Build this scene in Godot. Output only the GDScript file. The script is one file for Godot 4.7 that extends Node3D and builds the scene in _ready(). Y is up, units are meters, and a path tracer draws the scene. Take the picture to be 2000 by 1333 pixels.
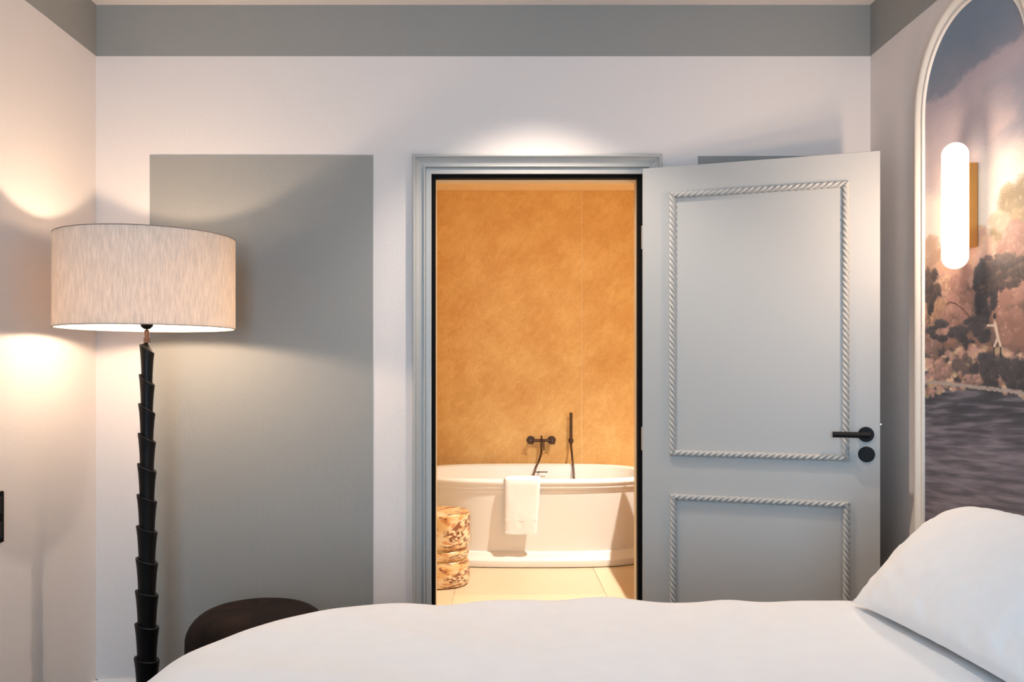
extends Node3D
# A hotel bedroom looking across the bed through an open door into an ochre bathroom.
# Metres, y up; the camera looks along -z.

const EYE := 1.32
const BACK := -3.49        # face of the back wall
const LEFT := -1.604
const RIGHT := 1.501
const TOP := 2.79
const FRONT := 2.4
const BATH_BACK := -6.95
const LAMP := Vector3(-1.216, 0, -3.03)

# ---------------------------------------------------------------- mesh collector
class MB:
	var v := PackedVector3Array()
	var n := PackedVector3Array()
	var uv := PackedVector2Array()
	var ix := PackedInt32Array()

	func grid(rows: Array, closed := false, flip := false, us := 1.0, vs := 1.0) -> void:
		var r := rows.size()
		var c: int = rows[0].size()
		var cols := c + 1 if closed else c
		var base := v.size()
		for i in r:
			var row: PackedVector3Array = rows[i]
			var up: PackedVector3Array = rows[mini(i + 1, r - 1)]
			var dn: PackedVector3Array = rows[maxi(i - 1, 0)]
			for jj in cols:
				var j := jj % c
				var a := row[(j + 1) % c] if closed else row[mini(j + 1, c - 1)]
				var b := row[(j - 1 + c) % c] if closed else row[maxi(j - 1, 0)]
				var du := a - b
				var dv := up[j] - dn[j]
				if du.length_squared() < 1e-14:
					var other := up if i == 0 else dn
					du = (other[(j + 1) % c] - other[(j - 1 + c) % c])
				var m := du.cross(dv)
				if flip:
					m = -m
				v.append(row[j])
				n.append(m.normalized() if m.length_squared() > 1e-20 else Vector3.UP)
				uv.append(Vector2(us * jj / float(cols - 1), vs * i / float(r - 1)))
		for i in r - 1:
			for j in cols - 1:
				var a := base + i * cols + j
				var b := a + 1
				var cc := a + cols
				var d := cc + 1
				if flip:
					ix.append_array([a, b, cc, b, d, cc])
				else:
					ix.append_array([a, cc, b, b, cc, d])

	func poly(p: Array, inside: Vector3) -> void:
		var m: Vector3 = (p[1] - p[0]).cross(p[2] - p[0]).normalized()
		var mid := Vector3.ZERO
		for q in p:
			mid += q
		mid /= p.size()
		var flip := m.dot(mid - inside) < 0
		if flip:
			m = -m
		var base := v.size()
		var t := m.cross(Vector3.UP if absf(m.y) < 0.9 else Vector3.RIGHT).normalized()
		var bt := m.cross(t)
		for q in p:
			v.append(q)
			n.append(m)
			uv.append(Vector2(t.dot(q), bt.dot(q)))
		for k in range(1, p.size() - 1):
			if flip:
				ix.append_array([base, base + k, base + k + 1])
			else:
				ix.append_array([base, base + k + 1, base + k])

	# box between two corners with chamfered edges
	func box(lo: Vector3, hi: Vector3, c := 0.0, t := Transform3D()) -> void:
		var m := (lo + hi) / 2
		var h := (hi - lo).abs() / 2
		c = minf(c, minf(h.x, minf(h.y, h.z)) * 0.9)
		var inside := t * m
		var corner := func(s: Vector3, axis: int) -> Vector3:
			var p := s * (h - Vector3.ONE * c)
			p[axis] = s[axis] * h[axis]
			return t * (m + p)
		for axis in 3:
			var a := (axis + 1) % 3
			var b := (axis + 2) % 3
			for s in [-1, 1]:
				var q := []
				for k in [[-1, -1], [1, -1], [1, 1], [-1, 1]]:
					var e := Vector3.ZERO
					e[axis] = s
					e[a] = k[0]
					e[b] = k[1]
					q.append(corner.call(e, axis))
				poly(q, inside)
			if c <= 0.0:
				continue
			for s in [-1, 1]:
				for u in [-1, 1]:
					var e0 := Vector3.ZERO
					e0[a] = s
					e0[b] = u
					var e1 := e0
					e0[axis] = -1
					e1[axis] = 1
					poly([corner.call(e0, a), corner.call(e1, a), corner.call(e1, b), corner.call(e0, b)], inside)
		if c > 0.0:
			for x in [-1, 1]:
				for y in [-1, 1]:
					for z in [-1, 1]:
						var e := Vector3(x, y, z)
						poly([corner.call(e, 0), corner.call(e, 1), corner.call(e, 2)], inside)

	# profile: [radius, height] from the bottom up
	func lathe(prof: Array, at := Vector3.ZERO, segs := 48, b := Basis()) -> void:
		var rows := []
		for p in prof:
			var row := PackedVector3Array()
			for j in segs:
				var a := TAU * j / segs
				row.append(at + b * Vector3(p[0] * cos(a), p[1], p[0] * sin(a)))
			rows.append(row)
		grid(rows, true, true)

	# the same with hard edges between the stretches of the profile
	func turned(prof: Array, at := Vector3.ZERO, segs := 48, b := Basis()) -> void:
		for k in prof.size() - 1:
			lathe([prof[k], prof[k + 1]], at, segs, b)

	func tube(path: PackedVector3Array, radius: float, segs := 14) -> void:
		var rows := []
		var side := Vector3.ZERO
		for i in path.size():
			var d := (path[mini(i + 1, path.size() - 1)] - path[maxi(i - 1, 0)]).normalized()
			if side == Vector3.ZERO:
				side = d.cross(Vector3.UP if absf(d.y) < 0.9 else Vector3.RIGHT).normalized()
			side = (side - d * d.dot(side)).normalized()
			var o := d.cross(side)
			var row := PackedVector3Array()
			for j in segs:
				var a := TAU * j / segs
				row.append(path[i] + (side * cos(a) + o * sin(a)) * radius)
			rows.append(row)
		grid(rows, true, false)
		for e in [0, path.size() - 1]:
			var q := []
			for p in rows[e]:
				q.append(p)
			poly(q, path[1 if e == 0 else e - 1])

	# a profile of [across, outwards] points run from p0 to p1; lean0/lean1 shear the ends for mitres
	func bar(prof: Array, p0: Vector3, p1: Vector3, across: Vector3, out: Vector3, lean0 := 0.0, lean1 := 0.0) -> void:
		var d := (p1 - p0).normalized()
		for k in prof.size() - 1:
			var q := []
			for s in [[k, 0], [k + 1, 0], [k + 1, 1], [k, 1]]:
				var w: Array = prof[s[0]]
				q.append((p1 + d * lean1 * w[0] if s[1] else p0 + d * lean0 * w[0]) + across * w[0] + out * w[1])
			var m := 0.0
			for w in prof:
				m += w[0] / prof.size()
			poly(q, (p0 + p1) / 2 + across * m - out * 0.05)

	func mesh() -> ArrayMesh:
		var a := []
		a.resize(Mesh.ARRAY_MAX)
		a[Mesh.ARRAY_VERTEX] = v
		a[Mesh.ARRAY_NORMAL] = n
		a[Mesh.ARRAY_TEX_UV] = uv
		a[Mesh.ARRAY_INDEX] = ix
		var m := ArrayMesh.new()
		m.add_surface_from_arrays(Mesh.PRIMITIVE_TRIANGLES, a)
		return m


# ---------------------------------------------------------------- nodes
func thing(called: String, label: String, category: String, at := Vector3.ZERO, turn := 0.0) -> Node3D:
	var o := Node3D.new()
	o.name = called
	add_child(o, true)
	o.position = at
	o.rotation.y = turn
	o.set_meta("label", label)
	if category:
		o.set_meta("category", category)
	return o

func put(called: String, b: MB, m: Material, parent: Node3D = self) -> MeshInstance3D:
	var o := MeshInstance3D.new()
	o.name = called
	o.mesh = b.mesh()
	o.material_override = m
	parent.add_child(o, true)
	return o

func tag(o: Node3D, label: String, category: String) -> void:
	o.set_meta("label", label)
	o.set_meta("category", category)

func struct(called: String, b: MB, m: Material, label := "", category := "") -> MeshInstance3D:
	var o := put(called, b, m)
	o.set_meta("kind", "structure")
	if label:
		o.set_meta("label", label)
		o.set_meta("category", category)
	return o

# ---------------------------------------------------------------- materials
func noise(seed_: int, freq: float, type := FastNoiseLite.TYPE_SIMPLEX_SMOOTH, oct := 4) -> FastNoiseLite:
	var f := FastNoiseLite.new()
	f.seed = seed_
	f.frequency = freq
	f.noise_type = type
	f.fractal_octaves = oct
	return f

func mat(r: float, g: float, b: float, rough := 0.6, metal := 0.0) -> StandardMaterial3D:
	var m := StandardMaterial3D.new()
	m.albedo_color = Color(r / 255.0, g / 255.0, b / 255.0)
	m.roughness = rough
	m.metallic = metal
	return m

var tex_bump: ImageTexture

func bumpy(m: StandardMaterial3D, scale: float, depth: float) -> StandardMaterial3D:
	m.heightmap_enabled = true
	m.heightmap_texture = tex_bump
	m.heightmap_scale = depth
	m.uv1_triplanar = true
	m.uv1_world_triplanar = true
	m.uv1_scale = Vector3.ONE * scale
	return m

func picture(w: int, h: int, f: Callable) -> ImageTexture:
	var im := Image.create(w, h, false, Image.FORMAT_RGB8)
	for y in h:
		for x in w:
			im.set_pixel(x, y, f.call(x, y))
	return ImageTexture.create_from_image(im)

func rgb(r: float, g: float, b: float) -> Color:
	return Color(r / 255.0, g / 255.0, b / 255.0)

# ================================================================ scene
func _ready() -> void:
	# camera
	var cam := Camera3D.new()
	cam.name = "camera"
	add_child(cam)
	cam.position = Vector3(0, EYE, 0)
	cam.projection = Camera3D.PROJECTION_FRUSTUM
	cam.near = 0.05
	cam.far = 60.0
	cam.size = 0.05 * 1333.0 / 1700.0
	cam.frustum_offset = Vector2(0.05 * 31.0 / 1700.0, 0.05 * 59.5 / 1700.0)
	cam.current = true
	# sky and exposure
	var env := Environment.new()
	env.background_mode = Environment.BG_SKY
	var sky := Sky.new()
	var psm := ProceduralSkyMaterial.new()
	psm.sky_top_color = Color(0.62, 0.72, 0.86)
	psm.sky_horizon_color = Color(0.86, 0.89, 0.92)
	psm.ground_horizon_color = Color(0.6, 0.6, 0.58)
	psm.ground_bottom_color = Color(0.4, 0.4, 0.38)
	psm.sky_energy_multiplier = 1.0
	sky.sky_material = psm
	env.sky = sky
	env.tonemap_mode = Environment.TONE_MAPPER_LINEAR
	env.tonemap_exposure = 1.0
	env.sdfgi_enabled = true
	env.ssao_enabled = true
	env.ssil_enabled = true
	var we := WorldEnvironment.new()
	we.name = "world"
	we.environment = env
	add_child(we)
	# daylight of the window behind the camera
	var day := AreaLight3D.new()
	day.name = "window_daylight"
	day.area_size = Vector2(0.8, 1.9)
	day.light_color = Color(0.69, 0.865, 1.0)
	day.light_energy = 10.5
	day.shadow_enabled = true
	day.position = Vector3(-0.1, 1.55, FRONT - 0.03)
	add_child(day)

	make_materials()
	room()
	bathroom()
	doorway()
	door()
	mural()
	sconce()
	floor_lamp()
	bed()
	bedroom_stool()
	ceiling_lights()
	switch_plate()

var M := {}

func make_materials() -> void:
	var g := noise(3, 0.05)
	tex_bump = picture(256, 256, func(x: int, y: int):
		var k := x * TAU / 256.0
		var l := y * TAU / 256.0
		var a := 0.5 + 0.5 * g.get_noise_3d(60 * cos(k), 60 * sin(k), 60 * cos(l) + 97 * sin(l))
		return Color(a, a, a))
	M.wall = bumpy(mat(230, 219, 212, 0.75), 3.0, 0.04)
	M.grey = bumpy(mat(150, 147, 141, 0.62), 3.0, 0.04)
	M.trim = mat(178, 175, 170, 0.42)
	M.front = bumpy(mat(112, 104, 96, 0.8), 3.0, 0.04)
	M.ceil = bumpy(mat(232, 222, 216, 0.85), 3.0, 0.1)
	M.skirt = mat(225, 220, 215, 0.5)
	M.floor = bumpy(mat(48, 40, 36, 0.9), 20.0, 0.3)
	M.black = mat(9, 8, 8, 0.7)
	M.black.metallic_specular = 0.25
	M.blackmetal = mat(15, 14, 15, 0.55, 0.0)
	M.blackmetal.metallic_specular = 0.35
	M.brass = mat(214, 160, 92, 0.38, 0.85)
	M.bronze = mat(92, 70, 58, 0.34, 0.8)
	M.horn = mat(16, 13, 12, 0.36)
	M.horn.metallic_specular = 0.32
	M.china = mat(246, 241, 234, 0.28)
	M.jamb = mat(224, 204, 172, 0.6)
	M.linen = linen(0.007)
	M.pillowcase = linen(0.0)
	# ochre plaster
	var a := noise(11, 0.012, FastNoiseLite.TYPE_SIMPLEX_SMOOTH, 5)
	var b := noise(12, 0.05, FastNoiseLite.TYPE_SIMPLEX_SMOOTH, 3)
	var c := noise(13, 0.2, FastNoiseLite.TYPE_SIMPLEX, 3)
	var t := picture(768, 768, func(x: int, y: int):
		var wx: float = x + 26 * b.get_noise_2d(x, y)
		var k: float = 0.5 + 0.5 * a.get_noise_2d(wx * 1.0 + y * 0.55, y * 0.75 - x * 0.45) + 0.22 * b.get_noise_2d(x + y * 0.8, y * 0.35 - x * 0.3) + 0.20 * c.get_noise_2d(x * 0.9 + y * 0.7, y * 0.35 - x * 0.28)
		k = clampf(k, 0, 1)
		return rgb(226, 172, 104).lerp(rgb(250, 210, 142), k))
	M.ochre = mat(255, 255, 255, 0.72)
	M.ochre.albedo_texture = t
	M.ochre.uv1_triplanar = true
	M.ochre.uv1_world_triplanar = true
	M.ochre.uv1_scale = Vector3.ONE * 0.3
	M.ochre.uv1_offset = Vector3(0.3, 0.02, 0.1)
	M.tile = []
	for k in 3:
		M.tile.append(bumpy(mat(226 - 4 * k, 203 - 4 * k, 170 - 3 * k, 0.4), 1.5, 0.1))
	M.plaster = mat(232, 212, 182, 0.8)
	M.grout = mat(196, 176, 148, 0.9)

func linen(stripe: float) -> StandardMaterial3D:
	var s := noise(31, 0.02)
	var t := picture(256, 256, func(x: int, y: int):
		var k := 0.985 + (stripe if (y / 4) % 2 == 0 else -stripe * 0.4) + 0.01 * s.get_noise_2d(x, y)
		return Color(k * 0.93, k * 0.925, k * 0.925))
	var m := mat(255, 255, 255, 0.8)
	m.albedo_texture = t
	m.rim_enabled = true
	m.rim = 0.25
	m.uv1_triplanar = true
	m.uv1_scale = Vector3.ONE * 2.2
	return m

# ---------------------------------------------------------------- the bedroom's shell
func room() -> void:
	var z0 := BACK - 0.10
	var b := MB.new()   # back wall with the door opening
	b.box(Vector3(LEFT - 0.1, 0, z0), Vector3(-0.262, TOP, BACK))
	b.box(Vector3(0.590, 0, z0), Vector3(RIGHT + 0.1, TOP, BACK))
	b.box(Vector3(-0.262, 2.118, z0), Vector3(0.590, TOP, BACK))
	var w := struct("wall_back", b, M.wall, "off-white painted back wall with grey painted panels around the doorway", "wall")
	b = MB.new()
	b.box(Vector3(-1.388, 0.084, BACK), Vector3(-0.493, 2.188, BACK + 0.003))
	put("painted_panel", b, M.grey, w)
	b = MB.new()
	b.box(Vector3(0.809, 0.084, BACK), Vector3(RIGHT, 2.184, BACK + 0.003))
	put("painted_panel", b, M.grey, w)
	b = MB.new()
	b.box(Vector3(LEFT, 2.585, BACK), Vector3(RIGHT, TOP, BACK + 0.002))
	put("painted_band", b, M.grey, w)

	b = MB.new()
	b.box(Vector3(LEFT - 0.1, 0, BACK), Vector3(LEFT, TOP, FRONT))
	w = struct("wall_left", b, M.wall, "off-white left wall beside the floor lamp", "wall")
	b = MB.new()
	b.box(Vector3(LEFT, 2.585, BACK), Vector3(LEFT + 0.002, TOP, FRONT))
	put("painted_band", b, M.grey, w)

	b = MB.new()
	b.box(Vector3(RIGHT, 0, BACK), Vector3(RIGHT + 0.1, TOP, FRONT))
	w = struct("wall_right", b, M.wall, "off-white right wall holding the arched mural behind the bed", "wall")
	b = MB.new()
	b.box(Vector3(RIGHT - 0.002, 2.585, BACK), Vector3(RIGHT, TOP, FRONT))
	put("painted_band", b, M.grey, w)

	# the wall behind the camera and its window
	b = MB.new()
	b.box(Vector3(LEFT - 0.1, 0, FRONT), Vector3(-0.56, TOP, FRONT + 0.2))
	b.box(Vector3(0.36, 0, FRONT), Vector3(RIGHT + 0.1, TOP, FRONT + 0.2))
	b.box(Vector3(-0.56, 0, FRONT), Vector3(0.36, 0.55, FRONT + 0.2))
	b.box(Vector3(-0.56, 2.55, FRONT), Vector3(0.36, TOP, FRONT + 0.2))
	struct("wall_front", b, M.front, "taupe wall behind the camera around a tall window", "wall")
	var win := thing("window_1", "tall white framed window opposite the bathroom door", "window", Vector3(-0.1, 0.55, FRONT + 0.1))
	win.set_meta("kind", "structure")
	b = MB.new()
	for x in [-0.46, -0.03, 0.40]:
		b.box(Vector3(x, 0, -0.03), Vector3(x + 0.06, 2.0, 0.03), 0.004)
	b.box(Vector3(-0.40, 0, -0.03), Vector3(0.40, 0.06, 0.03))
	b.box(Vector3(-0.40, 1.94, -0.03), Vector3(0.40, 2.0, 0.03))
	put("window_frame", b, M.skirt, win)
	var glass := mat(255, 255, 255, 0.02)
	glass.albedo_color.a = 0.06
	glass.transparency = BaseMaterial3D.TRANSPARENCY_ALPHA
	for x in [-0.40, 0.03]:
		b = MB.new()
		b.box(Vector3(x, 0.06, -0.003), Vector3(x + 0.37, 1.94, 0.003))
		put("pane", b, glass, win)

	b = MB.new()
	b.box(Vector3(LEFT - 0.1, TOP, BACK - 0.1), Vector3(RIGHT + 0.1, TOP + 0.15, FRONT + 0.2))
	struct("ceiling", b, M.ceil, "white bedroom ceiling above the grey painted band", "ceiling")
	b = MB.new()
	b.box(Vector3(LEFT - 0.1, -0.15, BACK), Vector3(RIGHT + 0.1, 0, FRONT + 0.2))
	struct("floor", b, M.floor, "dark brown carpeted bedroom floor around the bed", "floor")

	# skirting boards
	var prof := [[0, 0.0], [0, 0.014], [0.07, 0.014], [0.084, 0.008], [0.084, 0.0]]
	b = MB.new()
	b.bar(prof, Vector3(LEFT, 0, BACK), Vector3(-0.336, 0, BACK), Vector3.UP, Vector3.BACK)
	b.bar(prof, Vector3(0.664, 0, BACK), Vector3(RIGHT, 0, BACK), Vector3.UP, Vector3.BACK)
	struct("baseboard_back", b, M.skirt, "white skirting board along the back wall below the grey panels", "baseboard")
	b = MB.new()
	b.bar(prof, Vector3(LEFT, 0, FRONT), Vector3(LEFT, 0, BACK), Vector3.UP, Vector3.RIGHT)
	struct("baseboard_left", b, M.skirt, "white skirting board along the left wall behind the lamp", "baseboard")
	b = MB.new()
	b.bar(prof, Vector3(RIGHT, 0, BACK), Vector3(RIGHT, 0, FRONT), Vector3.UP, Vector3.LEFT)
	struct("baseboard_right", b, M.skirt, "white skirting board along the right wall behind the bed", "baseboard")

# ---------------------------------------------------------------- the door opening
func doorway() -> void:
	var t := thing("trim_1", "grey moulded door surround framing the bathroom doorway", "door frame")
	t.set_meta("kind", "structure")
	# across from the inner edge outwards: flat, bead, wide cove, raised outer bead
	var prof := [[0.0, 0.0], [0.0, 0.012]]
	prof.append_array([[0.021, 0.012], [0.0215, 0.008], [0.0235, 0.008], [0.024, 0.019], [0.0275, 0.0215], [0.031, 0.019], [0.0315, 0.009]])
	for k in 9:
		var a := k / 8.0
		prof.append([0.032 + 0.027 * a, 0.010 + 0.013 * a * a])
	for k in 9:
		var a := PI * k / 8.0
		prof.append([0.0685 - 0.0075 * cos(a), 0.0225 + 0.009 * sin(a)])
	prof.append([0.077, 0.0])
	var top := 2.111
	var l := -0.259
	var r := 0.586
	var b := MB.new()
	b.bar(prof, Vector3(l, 0, BACK), Vector3(l, top, BACK), Vector3.LEFT, Vector3.BACK, 0, 1)
	put("side_moulding", b, M.trim, t)
	b = MB.new()
	b.bar(prof, Vector3(r, 0, BACK), Vector3(r, top, BACK), Vector3.RIGHT, Vector3.BACK, 0, 1)
	put("side_moulding", b, M.trim, t)
	b = MB.new()
	b.bar(prof, Vector3(l, top, BACK), Vector3(r, top, BACK), Vector3.UP, Vector3.BACK, -1, 1)
	put("head_moulding", b, M.trim, t)

	t = thing("trim_2", "black rubber door seal and cream lining inside the doorway", "door lining")
	t.set_meta("kind", "structure")
	b = MB.new()
	b.box(Vector3(-0.262, 0, BACK - 0.045), Vector3(-0.2445, 2.118, BACK - 0.004), 0.002)
	b.box(Vector3(0.5695, 0, BACK - 0.045), Vector3(0.590, 2.118, BACK - 0.004), 0.002)
	b.box(Vector3(-0.2445, 2.098, BACK - 0.045), Vector3(0.5695, 2.118, BACK - 0.004), 0.002)
	put("door_seal", b, M.black, t)
	b = MB.new()
	b.box(Vector3(-0.262, 0, BACK - 0.105), Vector3(-0.2445, 2.118, BACK - 0.045))
	b.box(Vector3(0.5695, 0, BACK - 0.105), Vector3(0.590, 2.118, BACK - 0.045))
	b.box(Vector3(-0.2445, 2.098, BACK - 0.105), Vector3(0.5695, 2.118, BACK - 0.045))
	put("lining", b, M.jamb, t)

# ---------------------------------------------------------------- the open door with its rope mouldings
func rope(p0: Vector3, p1: Vector3, inward: Vector3, out: Vector3, turn0: float) -> MB:
	# three strands twisted together; both ends mitred at 45 degrees
	var b := MB.new()
	var d := (p1 - p0).normalized()
	var length := p0.distance_to(p1)
	var reach := 0.013
	var steps := int((length + 2 * reach) / 0.0028)
	var rc := 0.0063
	var rs := 0.0066
	var rows := []
	for i in steps + 1:
		var row := PackedVector3Array()
		for j in 24:
			var a := TAU * j / 24.0
			var ph := wrapf(a, -PI / 3, PI / 3)
			var r := rc * cos(ph) + sqrt(rs * rs - pow(rc * sin(ph), 2))
			var w := a + turn0
			# twist with the distance along the rope
			var s := (length + 2 * reach) * i / float(steps) - reach
			w += s * TAU / 0.069
			var x := r * cos(w)
			var y := r * sin(w)
			var along := clampf(s, x, length - x)
			row.append(p0 + d * along + inward * x + out * (y + 0.005))
		rows.append(row)
	b.grid(rows, true, d.dot(inward.cross(out)) < 0)
	return b

func door() -> void:
	var t := thing("door_1", "grey panelled bathroom door with rope moulding standing open to the right", "door", Vector3(0.577, 0, -3.43), -atan2(0.28, 0.811))
	t.set_meta("kind", "structure")
	# own axes: x from the hinge to the free edge, z out of the face that the room sees
	var b := MB.new()
	b.box(Vector3(0, 0.012, -0.04), Vector3(0.860, 2.120, 0), 0.0015)
	put("leaf", b, M.trim, t)
	for f in [[0.117, 0.744, 1.003, 2.006], [0.120, 0.746, 0.19, 0.832]]:
		var x0: float = f[0]
		var x1: float = f[1]
		var y0: float = f[2]
		var y1: float = f[3]
		var tl := Vector3(x0, y1, 0)
		var tr := Vector3(x1, y1, 0)
		var br := Vector3(x1, y0, 0)
		var bl := Vector3(x0, y0, 0)
		put("rope_moulding", rope(tl, tr, Vector3.DOWN, Vector3.BACK, 0.3), M.trim, t)
		put("rope_moulding", rope(tr, br, Vector3.LEFT, Vector3.BACK, 1.1), M.trim, t)
		put("rope_moulding", rope(br, bl, Vector3.UP, Vector3.BACK, 0.7), M.trim, t)
		put("rope_moulding", rope(bl, tl, Vector3.RIGHT, Vector3.BACK, 0.0), M.trim, t)
	var out := Basis(Vector3.RIGHT, PI / 2)    # turns a lathe's axis out of the door
	for side in [1, -1]:
		var o := out if side > 0 else Basis(Vector3.RIGHT, -PI / 2)
		var z := 0.0 if side > 0 else -0.04
		b = MB.new()
		b.turned([[0.0275, 0], [0.0275, 0.006], [0.0255, 0.008], [0, 0.008]], Vector3(0.812, 1.091, z), 40, o)
		b.turned([[0.0095, 0.008], [0.0095, 0.045]], Vector3(0.812, 1.091, z), 24, o)
		var lv := put("lever_handle", b, M.blackmetal, t)
		lv.set_meta("label", "black lever handle on round rose")
		b = MB.new()
		var y := Basis(Vector3.BACK, PI / 2)
		b.turned([[0, -0.013], [0.0095, -0.013], [0.0105, -0.012], [0.0105, 0.114], [0.0095, 0.115], [0, 0.115]], Vector3(0.812, 1.091, z + 0.046 * side), 28, y)
		put("grip", b, M.blackmetal, lv)
		b = MB.new()
		b.turned([[0.0285, 0], [0.0285, 0.005], [0.0265, 0.007], [0.006, 0.007], [0.006, 0.0055], [0, 0.0055]], Vector3(0.814, 1.0185, z), 40, o)
		put("lock_rose", b, M.blackmetal, t).set_meta("label", "black round lock rose")
	b = MB.new()
	b.box(Vector3(0.860, 1.125, -0.028), Vector3(0.866, 1.131, -0.012), 0.001)
	put("latch_bolt", b, mat(210, 205, 200, 0.25, 0.9), t)
	for h in [0.25, 1.055, 1.85]:
		b = MB.new()
		b.turned([[0, h - 0.046], [0.0065, h - 0.046], [0.0065, h + 0.046], [0, h + 0.046]], Vector3(-0.0005, 0, -0.012), 16)
		put("hinge", b, mat(190, 186, 178, 0.35, 0.6), t)

# ---------------------------------------------------------------- bathroom
func bathroom() -> void:
	var x0 := -0.80
	var x1 := 1.95
	var zf := BACK - 0.10
	var yc := 2.767
	var b := MB.new()
	# two plastered sheets meeting in a narrow upright joint
	b.box(Vector3(x0 - 0.1, 0, BATH_BACK - 0.12), Vector3(x1 + 0.1, yc, BATH_BACK - 0.012))
	var w := struct("wall_bathroom_back", b, mat(240, 205, 150, 0.8), "ochre plastered bathroom wall behind the tub", "wall")
	b = MB.new()
	b.box(Vector3(x0, 0, BATH_BACK - 0.012), Vector3(0.681, yc, BATH_BACK), 0.0015)
	put("plaster_panel", b, M.ochre, w)
	b = MB.new()
	b.box(Vector3(0.685, 0, BATH_BACK - 0.012), Vector3(x1, yc, BATH_BACK - 0.001), 0.0015)
	put("plaster_panel", b, M.ochre, w)
	b = MB.new()
	b.box(Vector3(0.6805, 0, BATH_BACK - 0.012), Vector3(0.6855, yc, BATH_BACK - 0.0005))
	put("joint_strip", b, mat(246, 214, 165, 0.7), w)
	b = MB.new()
	b.box(Vector3(x0 - 0.1, 0, BATH_BACK), Vector3(x0, yc, zf))
	struct("wall_bathroom_left", b, M.plaster, "sand coloured plastered wall at the left end of the tub", "wall")
	b = MB.new()
	b.box(Vector3(x1, 0, BATH_BACK), Vector3(x1 + 0.1, yc, zf))
	struct("wall_bathroom_right", b, M.plaster, "sand coloured plastered wall at the right side of the bathroom", "wall")
	b = MB.new()   # bathroom face of the partition
	b.box(Vector3(x0, 0, zf - 0.012), Vector3(-0.262, yc, zf - 0.0005))
	b.box(Vector3(0.590, 0, zf - 0.012), Vector3(x1, yc, zf - 0.0005))
	b.box(Vector3(-0.262, 2.118, zf - 0.012), Vector3(0.590, yc, zf - 0.0005))
	b.box(Vector3(RIGHT + 0.1, 0, zf - 0.0005), Vector3(x1 + 0.1, yc, zf + 0.1))
	struct("wall_bathroom_front", b, M.plaster, "sand coloured plastered bathroom side of the doorway wall", "wall")
	b = MB.new()
	b.box(Vector3(x0 - 0.1, yc, BATH_BACK - 0.12), Vector3(x1 + 0.1, yc + 0.12, zf))
	struct("ceiling_bathroom", b, mat(253, 222, 172, 0.85), "ochre painted bathroom ceiling seen through the top of the doorway", "ceiling")
	b = MB.new()
	b.box(Vector3(x0 - 0.1, -0.15, BATH_BACK - 0.12), Vector3(x1 + 0.1, -0.004, BACK))
	var fl := struct("floor_bathroom", b, M.grout, "beige tiled bathroom floor in front of the tub", "floor")
	# 90 cm tiles, 3 mm joints
	var k := 0
	var gx := -1.15
	while gx < x1:
		var gz := BATH_BACK
		while gz < BACK:
			var lo := Vector3(maxf(gx + 0.0015, x0), -0.02, gz + 0.0015)
			var hi := Vector3(minf(gx + 0.8985, x1), 0, minf(gz + 0.8985, BACK))
			if hi.x > lo.x + 0.01 and hi.z > lo.z + 0.01:
				b = MB.new()
				b.box(lo, hi, 0.001)
				put("floor_tile", b, M.tile[(k * 7) % 3], fl)
			k += 1
			gz += 0.9
		gx += 0.9
	tub()
	towel()
	filler()
	marble_stool()
	vanity()

func oval(a: float, bb: float, y: float, n := 3.2, segs := 96) -> PackedVector3Array:
	var row := PackedVector3Array()
	for j in segs:
		var t := TAU * j / segs
		var c := cos(t)
		var s := sin(t)
		row.append(Vector3(signf(c) * pow(absf(c), 2 / n) * a, y, signf(s) * pow(absf(s), 2 / n) * bb))
	return row

const TUB_A := 0.83
const TUB_B := 0.515
const TUB_AT := Vector3(0.26, 0, -6.34)

func ring_mesh(stations: Array) -> MB:
	# stations: [inset from the rim's outline, height]
	var b := MB.new()
	var rows := []
	for s in stations:
		rows.append(oval(TUB_A - s[0], TUB_B - s[0], s[1]))
	b.grid(rows, true, true)
	return b

func tub() -> void:
	var t := thing("bathtub", "white freestanding oval bathtub with a stepped plinth against the ochre wall", "bathtub", TUB_AT)
	put("plinth", ring_mesh([[0.012, 0.004], [0.006, 0.012], [0.006, 0.045], [0.010, 0.052], [0.020, 0.060], [0.030, 0.078], [0.038, 0.088], [0.041, 0.098], [0.050, 0.102], [0.065, 0.103]]), M.china, t)
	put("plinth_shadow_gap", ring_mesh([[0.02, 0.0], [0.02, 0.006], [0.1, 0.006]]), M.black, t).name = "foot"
	var st := []
	for k in 13:
		var a := k / 12.0
		st.append([0.056 - 0.030 * pow(a, 1.6), 0.100 + 0.405 * a])
	put("body", ring_mesh(st), M.china, t)
	st = [[0.030, 0.500], [0.026, 0.503], [0.021, 0.510], [0.019, 0.518], [0.021, 0.524], [0.016, 0.527], [0.011, 0.534], [0.009, 0.542], [0.011, 0.549]]
	for k in 10:
		var a := -0.7 + 3.4 * k / 9.0
		st.append([0.024 - 0.024 * cos(a), 0.573 + 0.024 * sin(a)])
	put("rim", ring_mesh(st), M.china, t)
	st = [[0.046, 0.585]]
	for k in 13:
		var a := k / 12.0 * PI / 2
		st.append([0.05 + 0.10 * (1 - cos(a)) + 0.03 * sin(a), 0.58 - 0.40 * sin(a)])
	st.append([0.30, 0.165])
	st.append([TUB_B - 0.001, 0.16])
	put("basin", ring_mesh(st), M.china, t)
	var b := MB.new()
	b.tube(PackedVector3Array([Vector3(0.045, 0.538, -0.425), Vector3(0.14, 0.538, -0.425)]), 0.004)
	b.tube(PackedVector3Array([Vector3(0.075, 0.538, -0.425), Vector3(0.075, 0.535, -0.455)]), 0.006)
	put("overflow_bar", b, M.bronze, t)

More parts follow.
